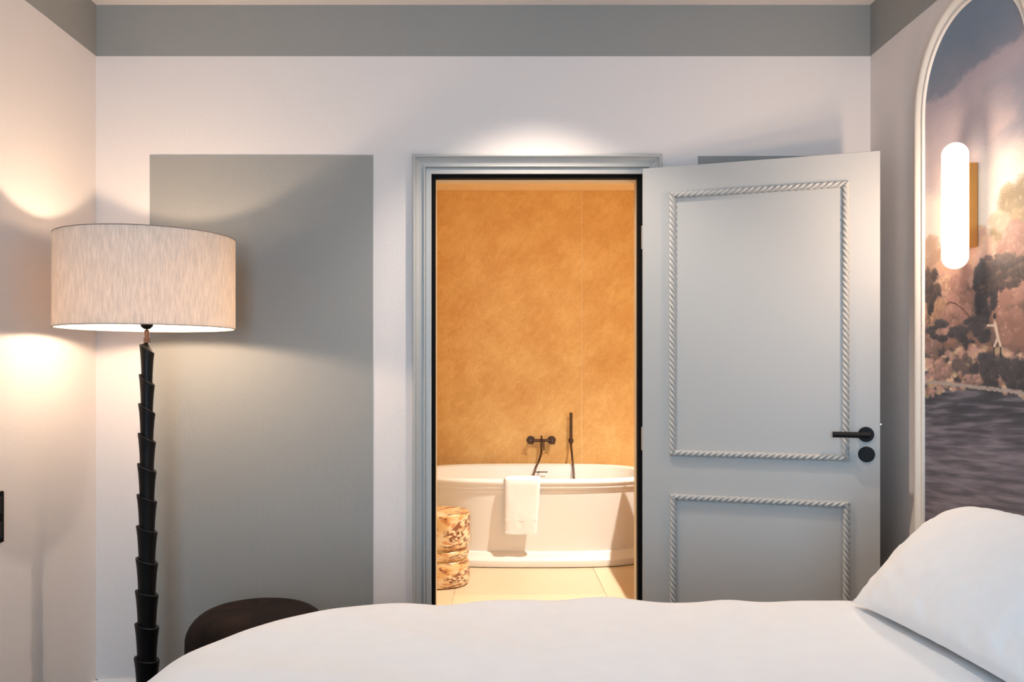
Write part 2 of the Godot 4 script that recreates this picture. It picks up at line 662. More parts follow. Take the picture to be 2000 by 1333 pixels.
func towel() -> void:
	# folded hand towel over the front rim
	var t := thing("towel", "folded white towel hanging over the front rim of the bathtub", "towel", TUB_AT + Vector3(0, 0, TUB_B))
	var path := []
	# down the outside, over the rim, down inside: [z, y]
	var pts := [[0.010, 0.232], [0.010, 0.30], [0.008, 0.40], [0.007, 0.50], [0.009, 0.565], [0.006, 0.592], [-0.008, 0.606], [-0.030, 0.606], [-0.050, 0.596], [-0.060, 0.57], [-0.072, 0.50], [-0.085, 0.42]]
	for p in pts:
		path.append(p)
	var nz := noise(5, 3.0, FastNoiseLite.TYPE_SIMPLEX_SMOOTH, 2)
	var build := func(i0: int, i1: int, thick: float, lo: float) -> MB:
		var outer := []
		var inner := []
		var n := 0
		for i in range(i0, i1 + 1):
			for sub in (4 if i < i1 else 1):
				var f := sub / 4.0
				var p := Vector2(path[i][0], path[i][1]).lerp(Vector2(path[mini(i + 1, i1)][0], path[mini(i + 1, i1)][1]), f)
				var q0: Array = path[maxi(i - 1, 0)]
				var q1: Array = path[mini(i + 1, path.size() - 1)]
				var d := Vector2(q1[0] - q0[0], q1[1] - q0[1]).normalized()
				var nn := Vector2(d.y, -d.x)
				var ro := PackedVector3Array()
				var ri := PackedVector3Array()
				var k: float = clampf((p.y - 0.23) / 0.37, 0, 1) if i <= 6 else 1.0
				for j in 19:
					var s := j / 18.0
					var x: float = lerpf(-0.200 + lo, lerpf(0.014, 0.037, k) - lo, s) - 0.004 * (1 - k)
					var edge: float = sqrt(maxf(0.0, 1 - pow(absf(2 * s - 1), 8)))
					var wv: float = 0.004 * nz.get_noise_2d(s * 0.7, p.y * 1.6) * (1.2 - k)
					var tk := thick * (0.35 + 0.65 * edge)
					ro.append(Vector3(x, p.y, p.x) + Vector3(0, nn.y, nn.x) * (tk + wv))
					ri.append(Vector3(x, p.y, p.x) + Vector3(0, nn.y, nn.x) * wv)
				outer.append(ro)
				inner.append(ri)
				n += 1
		var b := MB.new()
		var loop := []
		for i in n:
			var row := PackedVector3Array()
			row.append_array(outer[i])
			var rev: PackedVector3Array = inner[i]
			rev.reverse()
			row.append_array(rev)
			loop.append(row)
		b.grid(loop, true, false)
		for e in [0, n - 1]:
			for j in 18:
				var a: PackedVector3Array = loop[e]
				b.poly([a[j], a[j + 1], a[36 - j], a[37 - j]], loop[1 if e == 0 else n - 2][j])
		return b
	var cloth := mat(250, 246, 242, 0.9)
	cloth.rim_enabled = true
	cloth.rim = 0.3
	bumpy(cloth, 60.0, 0.06)
	put("cloth", build.call(0, 11, 0.012, 0.0), cloth, t)
	# woven border above the hem
	var b := MB.new()
	for y in [0.322, 0.330, 0.243]:
		b.tube(PackedVector3Array([Vector3(-0.197, y, 0.0195), Vector3(-0.09, y, 0.0205), Vector3(0.012, y, 0.0195)]), 0.0022, 8)
	put("hem_band", b, cloth, t)

func filler() -> void:
	var z := 0.0
	var t := thing("bath_tap", "dark bronze wall mixer tap with cross handles above the tub", "tap", Vector3(0.361, 0.772, BATH_BACK))
	var out := Basis(Vector3.RIGHT, PI / 2)
	for x in [-0.084, 0.082]:
		var b := MB.new()
		b.turned([[0.033, 0], [0.033, 0.008], [0.028, 0.012], [0.013, 0.012], [0.013, 0.05], [0.0, 0.05]], Vector3(x, 0, 0), 32, out)
		put("wall_rose", b, M.bronze, t)
		b = MB.new()
		for a in [0.6, 0.6 + PI / 2]:
			var d := Vector3(cos(a), sin(a), 0) * 0.030
			var c := Vector3(x * 1.02, -0.001, 0.088)
			b.tube(PackedVector3Array([c - d, c - d * 0.3, c + d * 0.3, c + d]), 0.0055, 10)
		b.turned([[0.014, 0.05], [0.014, 0.085], [0.010, 0.096], [0, 0.097]], Vector3(x * 1.02, 0, 0), 24, out)
		put("cross_handle", b, M.bronze, t)
	var b := MB.new()
	b.tube(PackedVector3Array([Vector3(-0.084, 0, 0.045), Vector3(0, 0, 0.045), Vector3(0.082, 0, 0.045)]), 0.0125, 16)
	put("mixer_bar", b, M.bronze, t)
	b = MB.new()
	b.turned([[0.0, -0.06], [0.0095, -0.06], [0.0095, 0.02], [0.005, 0.022], [0.005, 0.030], [0.009, 0.031], [0.009, 0.038], [0, 0.039]], Vector3(-0.002, 0, 0.055), 20)
	put("spout", b, M.bronze, t)
	b = MB.new()
	b.tube(PackedVector3Array([Vector3(0.017, 0.0, 0.055), Vector3(0.017, -0.04, 0.058), Vector3(0.017, -0.078, 0.060)]), 0.0055, 10)
	put("diverter", b, M.bronze, t)

	t = thing("hand_shower", "slim dark bronze hand shower clipped upright on the wall right of the tap", "hand shower", Vector3(0.594, 0.77, BATH_BACK))
	b = MB.new()
	b.turned([[0.0, -0.03], [0.009, -0.03], [0.0115, 0.0], [0.0115, 0.222], [0.0095, 0.224], [0, 0.224]], Vector3(0, 0, 0.05), 20)
	put("wand", b, M.bronze, t)
	b = MB.new()
	b.turned([[0.017, 0], [0.017, 0.006], [0.008, 0.008], [0.008, 0.035]], Vector3(0, 0, 0), 24, out)
	b.turned([[0.012, -0.018], [0.019, -0.012], [0.019, 0.012], [0.012, 0.018]], Vector3(0, 0, 0.05), 24)
	put("wall_clip", b, M.bronze, t)
	# the hose hangs from the mixer into the tub and comes up again to the wand
	var c := Curve3D.new()
	var pts := [Vector3(-0.235, -0.064, 0.056), Vector3(-0.240, -0.10, 0.10), Vector3(-0.265, -0.155, 0.175), Vector3(-0.292, -0.215, 0.21), Vector3(-0.302, -0.30, 0.26), Vector3(-0.20, -0.44, 0.36), Vector3(-0.08, -0.47, 0.40), Vector3(0.006, -0.42, 0.36), Vector3(0.008, -0.32, 0.25), Vector3(0.006, -0.20, 0.18), Vector3(0.002, -0.12, 0.13), Vector3(0.0, -0.03, 0.05)]
	for i in pts.size():
		var d: Vector3 = (pts[mini(i + 1, pts.size() - 1)] - pts[maxi(i - 1, 0)]) / 6.0
		c.add_point(pts[i], -d, d)
	b = MB.new()
	b.tube(c.tessellate_even_length(5, 0.012), 0.0085, 12)
	put("hose", b, M.bronze, t)

func marble_stool() -> void:
	var t := thing("marble_stool", "waisted drum stool of brown and cream veined marble beside the bathtub", "stool", Vector3(-0.355, 0, -5.43))
	var a := noise(41, 0.019, FastNoiseLite.TYPE_CELLULAR, 2)
	a.cellular_return_type = FastNoiseLite.RETURN_DISTANCE2_SUB
	var w := noise(42, 0.03, FastNoiseLite.TYPE_SIMPLEX_SMOOTH, 4)
	var p := noise(43, 0.009, FastNoiseLite.TYPE_SIMPLEX_SMOOTH, 3)
	var tx := picture(384, 256, func(x: int, y: int):
		var k := TAU * x / 384.0
		var q := Vector3(61 * cos(k), y, 61 * sin(k))
		var dx := 26 * w.get_noise_3dv(q)
		var dy := 26 * w.get_noise_3dv(q + Vector3(200, 31, 7))
		var crack: float = a.get_noise_3d(q.x + dx, q.y * 1.1 + dy, q.z - dx)
		var patch: float = p.get_noise_3d(q.x + dy, q.y, q.z)
		var c := rgb(226, 186, 128).lerp(rgb(238, 216, 178), smoothstep(-0.25, 0.25, patch))
		c = c.lerp(rgb(205, 130, 72), smoothstep(0.08, 0.3, w.get_noise_3d(q.z * 1.5, q.x * 1.5, q.y * 1.5)) * 0.7)
		var vein := smoothstep(-0.86, -0.97, crack)
		c = c.lerp(rgb(96, 48, 30), vein * smoothstep(-0.15, 0.12, w.get_noise_3d(q.x * 0.6, q.z * 0.6, q.y * 0.6 + 50)))
		var mott: float = smoothstep(0.06, 0.26, p.get_noise_3d(q.x * 1.4, q.y * 1.4 + 90, q.z * 1.4)) * smoothstep(-0.1, 0.1, w.get_noise_3d(q.x * 2.5, q.y * 2.5, q.z * 2.5))
		return c.lerp(rgb(128, 70, 44), mott * 0.85))
	var m := mat(255, 255, 255, 0.3)
	m.albedo_texture = tx
	var prof := [[0.0, 0.0], [0.165, 0.0], [0.183, 0.008], [0.190, 0.03], [0.191, 0.06], [0.190, 0.11], [0.184, 0.145], [0.172, 0.158], [0.168, 0.162]]
	var b := MB.new()
	b.lathe(prof, Vector3.ZERO, 64)
	put("lower_drum", b, m, t)
	b = MB.new()
	b.lathe([[0.165, 0.158], [0.174, 0.166], [0.183, 0.182], [0.186, 0.198], [0.182, 0.214], [0.172, 0.226], [0.165, 0.230]], Vector3.ZERO, 64)
	put("waist_ring", b, m, t)
	b = MB.new()
	b.lathe([[0.166, 0.226], [0.178, 0.234], [0.187, 0.250], [0.191, 0.275], [0.192, 0.33], [0.192, 0.43], [0.189, 0.446], [0.180, 0.452], [0.0, 0.453]], Vector3.ZERO, 64)
	put("upper_drum", b, m, t)

func vanity() -> void:
	# washstand along the bathroom's right wall; its front edge throws the shade at the tub's right end
	var t := thing("vanity_unit", "ochre washstand along the right bathroom wall beside the tub", "washstand", Vector3(1.945, 0, -5.0))
	var b := MB.new()
	b.box(Vector3(-0.97, 0.08, -0.75), Vector3(0, 0.82, 0.9), 0.004)
	put("cabinet", b, mat(206, 160, 104, 0.6), t)
	b = MB.new()
	b.box(Vector3(-1.018, 0.82, -0.78), Vector3(0, 0.86, 0.93), 0.004)
	put("counter", b, mat(232, 220, 200, 0.3), t)
	b = MB.new()
	b.box(Vector3(-0.91, 0, -0.70), Vector3(0, 0.08, 0.85))
	put("toe_kick", b, M.black, t)

# ---------------------------------------------------------------- the arched mural
const ARCH_Z := -2.738
const ARCH_Y := 2.19

func arch_line(r: float, bottom: float) -> PackedVector3Array:
	# up the far side, round the top, down the near side, in the plane x = 0
	var p := PackedVector3Array()
	p.append(Vector3(0, bottom, ARCH_Z - r))
	for k in 12:
		p.append(Vector3(0, lerpf(bottom, ARCH_Y, (k + 1) / 13.0), ARCH_Z - r))
	for k in 65:
		var a := PI - PI * k / 64.0
		var c := cos(a)
		p.append(Vector3(0, ARCH_Y + r * pow(absf(sin(a)), 2 / 2.2), ARCH_Z + r * signf(c) * pow(absf(c), 2 / 2.2)))
	for k in 13:
		p.append(Vector3(0, lerpf(ARCH_Y, bottom, (k + 1) / 13.0), ARCH_Z + r))
	return p

func mural() -> void:
	var t := thing("mural", "tall arched river landscape mural with a fisherman in a cream moulded frame", "mural", Vector3(RIGHT, 0, 0))
	var bottom := 0.62
	var r := 0.300
	var line := arch_line(r, bottom)
	var b := MB.new()
	var mid := Vector3(-0.006, 1.5, ARCH_Z)
	var f := func(p: Vector3) -> Vector2:
		return Vector2((p.z - (ARCH_Z - r)) / (2 * r), (ARCH_Y + r - p.y) / (ARCH_Y + r - bottom))
	# the printed panel: a fan from its middle, 6 mm thick
	var base := b.v.size()
	b.v.append(mid)
	b.n.append(Vector3.LEFT)
	b.uv.append(f.call(mid))
	for p in line:
		b.v.append(p + Vector3(-0.006, 0, 0))
		b.n.append(Vector3.LEFT)
		b.uv.append(f.call(p))
	for k in line.size():
		b.ix.append_array([base, base + 1 + k, base + 1 + (k + 1) % line.size()])
	var m := mat(255, 255, 255, 0.7)
	m.albedo_texture = landscape()
	put("painted_panel", b, m, t)
	# frame: an outer wide bead and an inner thin one
	var prof := [[0.0, 0.0], [0.001, 0.012], [0.004, 0.0145], [0.009, 0.0145], [0.012, 0.011], [0.015, 0.010], [0.019, 0.013], [0.027, 0.020], [0.036, 0.0235], [0.045, 0.022], [0.053, 0.016], [0.057, 0.008], [0.059, 0.0]]
	var rows := []
	for w in prof:
		var row := PackedVector3Array()
		for p in arch_line(r - 0.004 + w[0], bottom):
			row.append(p + Vector3(-w[1], 0, 0))
		rows.append(row)
	b = MB.new()
	b.grid(rows, false, true)
	put("arch_frame", b, mat(236, 226, 214, 0.5), t)

func landscape() -> ImageTexture:
	# own river landscape: clouded sky, wooded bank with an angler, dark water
	var w := 400
	var h := 1248
	var n1 := noise(51, 0.006, FastNoiseLite.TYPE_SIMPLEX_SMOOTH, 5)
	var n2 := noise(52, 0.03, FastNoiseLite.TYPE_SIMPLEX_SMOOTH, 4)
	var n3 := noise(53, 0.2, FastNoiseLite.TYPE_SIMPLEX, 2)
	var im := Image.create(w, h, false, Image.FORMAT_RGB8)
	for y in h:
		var v := y / float(h)
		for x in w:
			var u := x / float(w)
			var c: Color
			var e: float = n1.get_noise_2d(x * 0.8, y * 1.3)
			if v < 0.625:
				var s := v + 0.05 * e + 0.03 * (u - 0.5)
				if s < 0.13:
					c = rgb(118, 134, 152).lerp(rgb(136, 140, 154), smoothstep(0.02, 0.11, s))
					c = c.lerp(rgb(186, 172, 180), smoothstep(0.10, 0.13, s))
				elif s < 0.26:
					c = rgb(186, 172, 180).lerp(rgb(214, 196, 194), smoothstep(0.13, 0.24, s))
				else:
					c = rgb(214, 196, 194).lerp(rgb(244, 232, 220), smoothstep(0.24, 0.33, s))
				# a blue-grey bank of cloud on the near side
				var bank := smoothstep(0.62, 0.95, u + 0.25 * e) * smoothstep(0.12, 0.18, v) * (1 - smoothstep(0.24, 0.30, v + 0.04 * e))
				c = c.lerp(rgb(150, 152, 168), 0.75 * bank)
				c = c.lerp(rgb(232, 204, 182), smoothstep(0.38, 0.5, v) * (1 - smoothstep(0.2, 0.5, u)) * 0.8)
			else:
				var q: float = (y - 17 * u) / float(h) + 0.02
				var st: float = n2.get_noise_2d(x * 0.16, (y + 0.06 * x) * 2.0)
				c = rgb(74, 74, 82).lerp(rgb(122, 114, 122), smoothstep(0.66, 0.80, q + 0.05 * st))
				c = c.lerp(rgb(112, 100, 104), smoothstep(0.80, 0.95, q))
				c = c.lerp(rgb(164, 156, 164), clampf(st * 1.0, 0, 0.45))
				c = c.lerp(rgb(62, 60, 68), clampf(-st * 0.9, 0, 0.4))
			var gr: float = 1.0 + 0.05 * n3.get_noise_2d(x, y)
			im.set_pixel(x, y, Color(c.r * gr, c.g * gr, c.b * gr))
	var rng := RandomNumberGenerator.new()
	rng.seed = 77
	# one dab of the brush
	var dab := func(cx: float, cy: float, rx: float, ry: float, c: Color, amount: float) -> void:
		for y in range(maxi(0, int(cy - ry)), mini(h, int(cy + ry) + 2)):
			for x in range(maxi(0, int(cx - rx)), mini(w, int(cx + rx) + 2)):
				var d := pow((x - cx) / rx, 2) + pow((y - cy) / ry, 2)
				d += 0.35 * n3.get_noise_2d(x * 1.3, y * 1.3)
				if d < 1.0:
					im.set_pixel(x, y, im.get_pixel(x, y).lerp(c, amount * smoothstep(1.0, 0.25, d)))
	# a tree crown or bush: billowing lobes, upper ones behind, each lighter at its upper left
	var clump := func(u: float, v0: float, ru: float, rv: float, dark: Color, light: Color, count: int) -> void:
		var v := v0 - 0.014
		var lobes := []
		for k in maxi(5, count / 6):
			var a := rng.randf() * TAU
			var r := sqrt(rng.randf())
			lobes.append(Vector3(u + ru * r * cos(a), v + rv * r * sin(a), rng.randf_range(0.24, 0.46)))
		lobes.sort_custom(func(p: Vector3, q: Vector3): return p.y < q.y)
		for l: Vector3 in lobes:
			var tone := rng.randf_range(-0.22, 0.22) - 0.25 * (l.y - v) / rv
			dab.call(l.x * w, l.y * h, ru * l.z * w * 1.1, rv * l.z * h * 1.1, dark.lerp(light, clampf(0.42 + tone, 0.05, 0.95)), 0.95)
			for k in 18:
				var a := rng.randf() * TAU
				var r := sqrt(rng.randf())
				var x := (l.x + ru * l.z * r * cos(a)) * w
				var y := (l.y + rv * l.z * r * sin(a)) * h
				var lit := clampf(0.5 + tone - 0.58 * r * sin(a) - 0.30 * r * cos(a) + rng.randf_range(-0.18, 0.18), 0, 1)
				var s := rng.randf_range(2.5, 8.0)
				dab.call(x, y, s, s * rng.randf_range(0.5, 0.9), dark.lerp(light, lit), 0.6)
	var peach := rgb(236, 196, 164)
	var pink := rgb(206, 160, 146)
	var brown := rgb(156, 116, 102)
	var umber := rgb(128, 106, 98)
	var slate := rgb(92, 88, 92)
	var deep := rgb(64, 62, 66)
	var olive := rgb(196, 172, 134)
	# the far slopes
	clump.call(0.98, 0.405, 0.30, 0.060, rgb(138, 122, 94), rgb(196, 176, 142), 150)
	clump.call(0.82, 0.435, 0.22, 0.040, rgb(142, 122, 94), rgb(198, 174, 138), 120)
	clump.call(0.06, 0.450, 0.26, 0.045, rgb(186, 148, 124), rgb(214, 182, 156), 90)
	# dark ground behind the trees
	clump.call(0.50, 0.555, 0.70, 0.085, deep, umber, 420)
	for k in 260:
		dab.call(rng.randf() * w, (0.455 + 0.14 * rng.randf()) * h, rng.randf_range(14, 30), rng.randf_range(10, 20), brown.lerp(umber, rng.randf()), 0.8)
	# sunlit crowns
	clump.call(0.24, 0.470, 0.16, 0.034, pink, peach, 130)
	clump.call(0.46, 0.445, 0.20, 0.042, pink, rgb(228, 188, 154), 160)
	clump.call(0.66, 0.430, 0.20, 0.036, pink, rgb(232, 200, 170), 130)
	clump.call(0.88, 0.445, 0.16, 0.035, brown, pink, 100)
	clump.call(0.22, 0.505, 0.14, 0.030, brown, peach, 110)
	clump.call(0.40, 0.500, 0.14, 0.034, brown, pink, 110)
	clump.call(0.08, 0.535, 0.13, 0.035, brown, rgb(222, 180, 142), 110)
	clump.call(0.34, 0.545, 0.15, 0.038, brown, pink, 110)
	clump.call(0.90, 0.545, 0.20, 0.050, brown, rgb(220, 170, 152), 150)
	clump.call(0.16, 0.590, 0.11, 0.032, umber, pink, 80)
	# dark firs
	clump.call(0.62, 0.505, 0.10, 0.044, deep, slate, 150)
	clump.call(0.80, 0.490, 0.22, 0.026, deep, umber, 110)
	clump.call(0.03, 0.490, 0.12, 0.036, deep, umber, 90)
	clump.call(0.20, 0.565, 0.16, 0.016, deep, slate, 70)
	clump.call(0.52, 0.572, 0.16, 0.022, deep, slate, 110)
	clump.call(0.70, 0.462, 0.10, 0.010, slate, umber, 40)
	# the bank with its bushes
	for k in 300:
		var u := rng.randf()
		var v := 0.580 + 0.022 * absf(u - 0.55) * 2 + rng.randf() * 0.068
		dab.call(u * w, v * h, rng.randf_range(8, 22), rng.randf_range(4, 12), [peach, pink, olive, brown, pink][rng.randi() % 5], 0.75)
	clump.call(0.16, 0.640, 0.13, 0.022, umber, pink, 60)
	clump.call(0.42, 0.634, 0.10, 0.022, slate, umber, 50)
	clump.call(0.66, 0.640, 0.13, 0.030, deep, slate, 110)
	clump.call(0.90, 0.640, 0.12, 0.030, deep, slate, 110)
	clump.call(0.48, 0.655, 0.10, 0.012, umber, pink, 40)
	# pale shore
	for k in 240:
		var u := k / 240.0
		dab.call(u * w, (0.644 + 0.014 * u) * h + rng.randf_range(-3, 3), 7, 3.2, rgb(184, 168, 158), 0.6)
	# the angler: hat, head, shirt, arm, breeches, legs and rod
	var fx := 0.735 * w
	var fy := 0.556 * h
	var skin := rgb(214, 176, 150)
	var cloth := rgb(236, 212, 190)
	dab.call(fx - 9, fy - 24, 7, 8, deep, 1.0)
	dab.call(fx - 10, fy - 15, 4, 5, skin, 1.0)
	for k in 9:
		dab.call(fx - 8 + k * 1.3, fy - 9 + k * 3.6, 7 - k * 0.1, 5, cloth, 1.0)
	for k in 8:
		dab.call(fx - 12 - k * 3.2, fy - 6 - k * 0.1, 4, 3, cloth, 1.0)
	for k in 5:
		dab.call(fx - 1 - k * 2.2, fy + 23 + k * 3, 5, 4, cloth, 1.0)
		dab.call(fx + 5 + k * 1.4, fy + 23 + k * 3, 5, 4, cloth, 1.0)
		dab.call(fx - 12, fy + 39 + k * 4, 3, 4, deep, 1.0)
		dab.call(fx + 11, fy + 39 + k * 4, 3, 4, deep, 1.0)
	var rod := [Vector2(0.58, 0.568), Vector2(0.50, 0.549), Vector2(0.42, 0.531), Vector2(0.34, 0.519), Vector2(0.28, 0.515), Vector2(0.245, 0.519)]
	for k in 5:
		for s in 14:
			var q: Vector2 = rod[k].lerp(rod[k + 1], s / 14.0)
			dab.call(q.x * w, (q.y - 0.012) * h, 1.7, 1.7, rgb(84, 58, 52), 0.9)
	return ImageTexture.create_from_image(im)

# ---------------------------------------------------------------- wall light on the mural
func sconce() -> void:
	var t := thing("wall_sconce", "glowing white capsule wall light with a brass bracket on the mural", "wall light", Vector3(RIGHT - 0.006, 1.838, -2.722))
	var r := 0.039
	var half := 0.198
	var b := MB.new()
	var prof := []
	for k in 13:
		var a := -PI / 2 + PI / 2 * k / 12.0
		prof.append([r * cos(a), -half + r + r * sin(a)])
	for k in 13:
		var a := PI / 2 * k / 12.0
		prof.append([r * cos(a), half - r + r * sin(a)])
	b.lathe(prof, Vector3(-0.060, 0, 0), 40)
	var glow := mat(255, 250, 242, 0.3)
	glow.emission_enabled = true
	glow.emission = Color(1.0, 0.93, 0.85)
	glow.emission_energy_multiplier = 1.5
	put("opal_diffuser", b, glow, t)
	# opaque reflector inside the opal, on the wall side
	b = MB.new()
	var rows := []
	for p in prof:
		var row := PackedVector3Array()
		for j in 21:
			var a := -PI / 2 + PI * j / 20.0
			row.append(Vector3(-0.060 + p[0] * 0.93 * cos(a), p[1] * 0.98, p[0] * 0.93 * sin(a)))
		rows.append(row)
	b.grid(rows, false, true)
	put("reflector", b, mat(238, 230, 220, 0.5), t)
	b = MB.new()
	b.box(Vector3(-0.030, -0.131, -0.024), Vector3(0, 0.131, 0.024), 0.003)
	put("bracket", b, M.brass, t).set_meta("label", "brass bracket")
	for y in [-0.11, 0.0, 0.11]:
		var l := OmniLight3D.new()
		l.name = "sconce_light"
		l.light_color = Color(1.0, 0.88, 0.77)
		l.light_energy = 0.14
		l.light_size = 0.03
		l.omni_range = 8.0
		l.omni_attenuation = 2.0
		l.shadow_enabled = true
		l.position = Vector3(-0.072, y, 0)
		t.add_child(l, true)

# ---------------------------------------------------------------- floor lamp
func floor_lamp() -> void:
	var t := thing("floor_lamp", "tall floor lamp with black spiral horn stem and wide cream drum shade", "floor lamp", LAMP)
	# stem: flared cups stacked upside up, each rim tilted
	var b := MB.new()
	var y := 1.402
	var k := 0
	while y > 0.06:
		var step := lerpf(0.098, 0.122, k / 12.0) if k > 0 else 0.109
		var y1 := maxf(y - step, 0.03)
		var big := lerpf(0.0250, 0.0445, clampf(k / 11.0, 0, 1))
		var small := lerpf(0.0180, 0.0345, clampf(k / 11.0, 0, 1))
		var prev := lerpf(0.0180, 0.0345, clampf((k - 1) / 11.0, 0, 1)) if k > 0 else 0.008
		var tilt := 0.015 if k == 0 else lerpf(0.020, 0.007, clampf(k / 11.0, 0, 1))
		var turn := PI - 0.25 + 0.12 * sin(k * 2.1)
		var ring := func(r: float, h: float, tl: float) -> PackedVector3Array:
			var row := PackedVector3Array()
			for j in 36:
				var a := TAU * j / 36.0
				row.append(Vector3(r * cos(a), h + tl * cos(a - turn), r * sin(a)))
			return row
		# wall of the cup, from its narrow foot up to the flared rim
		var nt := lerpf(0.020, 0.007, clampf((k + 1) / 11.0, 0, 1))
		b.grid([ring.call(small, y1 - 0.004, nt), ring.call(lerpf(small, big, 0.22), lerpf(y1, y, 0.35), tilt), ring.call(lerpf(small, big, 0.55), lerpf(y1, y, 0.70), tilt), ring.call(lerpf(small, big, 0.88), lerpf(y1, y, 0.90), tilt), ring.call(big, y - 0.004, tilt)], true, true)
		b.grid([ring.call(big, y - 0.004, tilt), ring.call(big - 0.0012, y - 0.001, tilt), ring.call(big - 0.004, y, tilt)], true, true)
		b.grid([ring.call(big - 0.004, y, tilt), ring.call(maxf(prev - 0.004, 0.004), y + (0.018 if k == 0 else -0.002), 0.0 if k == 0 else tilt)], true, true)
		y = y1
		k += 1
	put("stem", b, M.horn, t)
	b = MB.new()
	b.turned([[0, 0], [0.15, 0], [0.15, 0.018], [0.145, 0.023], [0.05, 0.03], [0.045, 0.05]], Vector3.ZERO, 56)
	put("base", b, M.horn, t)
	b = MB.new()
	b.turned([[0.011, 1.420], [0.011, 1.437], [0.008, 1.438], [0.008, 1.452], [0.0085, 1.462], [0.004, 1.466], [0.004, 1.472]], Vector3.ZERO, 20)
	put("neck", b, mat(92, 66, 52, 0.4, 0.7), t)
	b = MB.new()
	b.lathe([[0.0, 1.467], [0.010, 1.468], [0.019, 1.476], [0.022, 1.486], [0.022, 1.505], [0.0, 1.505]], Vector3.ZERO, 28)
	put("socket", b, M.black, t)
	# bulb with its light
	b = MB.new()
	var prof := []
	for i in 15:
		var a := -PI / 2 + PI * i / 14.0
		prof.append([0.03 * cos(a), 1.540 + 0.034 * sin(a)])
	b.lathe(prof, Vector3.ZERO, 24)
	var glow := mat(255, 244, 225, 0.4)
	glow.emission_enabled = true
	glow.emission = Color(1.0, 0.86, 0.66)
	glow.emission_energy_multiplier = 3.0
	put("bulb", b, glow, t)
	var l := OmniLight3D.new()
	l.name = "lamp_light"
	l.light_color = Color(1.0, 0.89, 0.77)
	l.light_energy = 0.42
	l.light_size = 0.03
	l.omni_range = 8.0
	l.omni_attenuation = 2.0
	l.shadow_enabled = true
	l.position = Vector3(0, 1.540, 0)
	t.add_child(l)
	# shade: cloth drum with a white lining, wire rings at both ends
	var s := noise(61, 0.5, FastNoiseLite.TYPE_SIMPLEX, 2)
	var s2 := noise(62, 0.06, FastNoiseLite.TYPE_SIMPLEX_SMOOTH, 3)
	var tx := picture(1024, 256, func(x: int, y2: int):
		var q: float = 0.06 * s.get_noise_2d(x * 0.8, y2 * 0.035) + 0.05 * s2.get_noise_2d(x * 2.2, y2 * 0.16) + 0.03 * s.get_noise_2d(x * 2.0, y2 * 2.0)
		var kk := clampf(0.93 + q, 0, 1)
		return Color(0.97 * kk, 0.925 * kk, 0.88 * kk))
	var cloth := mat(255, 255, 255, 0.85)
	cloth.albedo_texture = tx
	cloth.backlight_enabled = true
	cloth.backlight = Color(0.72, 0.69, 0.65)
	var R := 0.296
	b = MB.new()
	b.lathe([[R, 1.470], [R, 1.784]], Vector3.ZERO, 96)
	var shade := put("shade", b, cloth, t)
	var lining := mat(250, 246, 240, 0.7)
	lining.backlight_enabled = true
	lining.backlight = Color(0.70, 0.65, 0.58)
	b = MB.new()
	b.grid([lath_row(R - 0.003, 1.470), lath_row(R - 0.003, 1.784)], true, false)
	put("lining", b, lining, shade)
	for h in [1.470, 1.784]:
		b = MB.new()
		b.lathe([[R - 0.0035, h - 0.0012], [R + 0.0008, h - 0.0012], [R + 0.0008, h + 0.0012], [R - 0.0035, h + 0.0012]], Vector3.ZERO, 96)
		put("shade_ring", b, mat(150, 128, 112, 0.8), shade)
	b = MB.new()
	for a in [0.4, 0.4 + TAU / 3, 0.4 + 2 * TAU / 3]:
		b.tube(PackedVector3Array([Vector3(0.018 * cos(a), 1.500, 0.018 * sin(a)), Vector3(0.15 * cos(a), 1.62, 0.15 * sin(a)), Vector3((R - 0.003) * cos(a), 1.782, (R - 0.003) * sin(a))]), 0.002, 8)
	put("shade_carrier", b, M.black, t)

func lath_row(r: float, y: float) -> PackedVector3Array:
	var row := PackedVector3Array()
	for j in 96:
		var a := TAU * j / 96
		row.append(Vector3(r * cos(a), y, r * sin(a)))
	return row

# ---------------------------------------------------------------- bed
func rounded(hx: float, hz: float, r: float, count: int) -> PackedVector2Array:
	# points at even steps round a rectangle with round corners
	r = minf(r, minf(hx, hz))
	var per := 4 * (hx + hz - 2 * r) + TAU * r
	var p := PackedVector2Array()
	for k in count:
		var s := per * k / count
		var done := false
		for side in 4:
			var half := hz - r if side % 2 == 0 else hx - r
			var rot := Vector2.from_angle(PI / 2 * side)
			var nrm := rot
			var tan := Vector2(-rot.y, rot.x)
			var dist := hx if side % 2 == 0 else hz
			if s < 2 * half:
				p.append(nrm * dist + tan * (s - half))
				done = true
				break
			s -= 2 * half
			if s < PI / 2 * r:
				var c := nrm * (dist - r) + tan * half
				p.append(c + (nrm * cos(s / r) + tan * sin(s / r)) * r)
				done = true
				break
			s -= PI / 2 * r
		if not done:
			p.append(Vector2(hx, -(hz - r)))
	return p

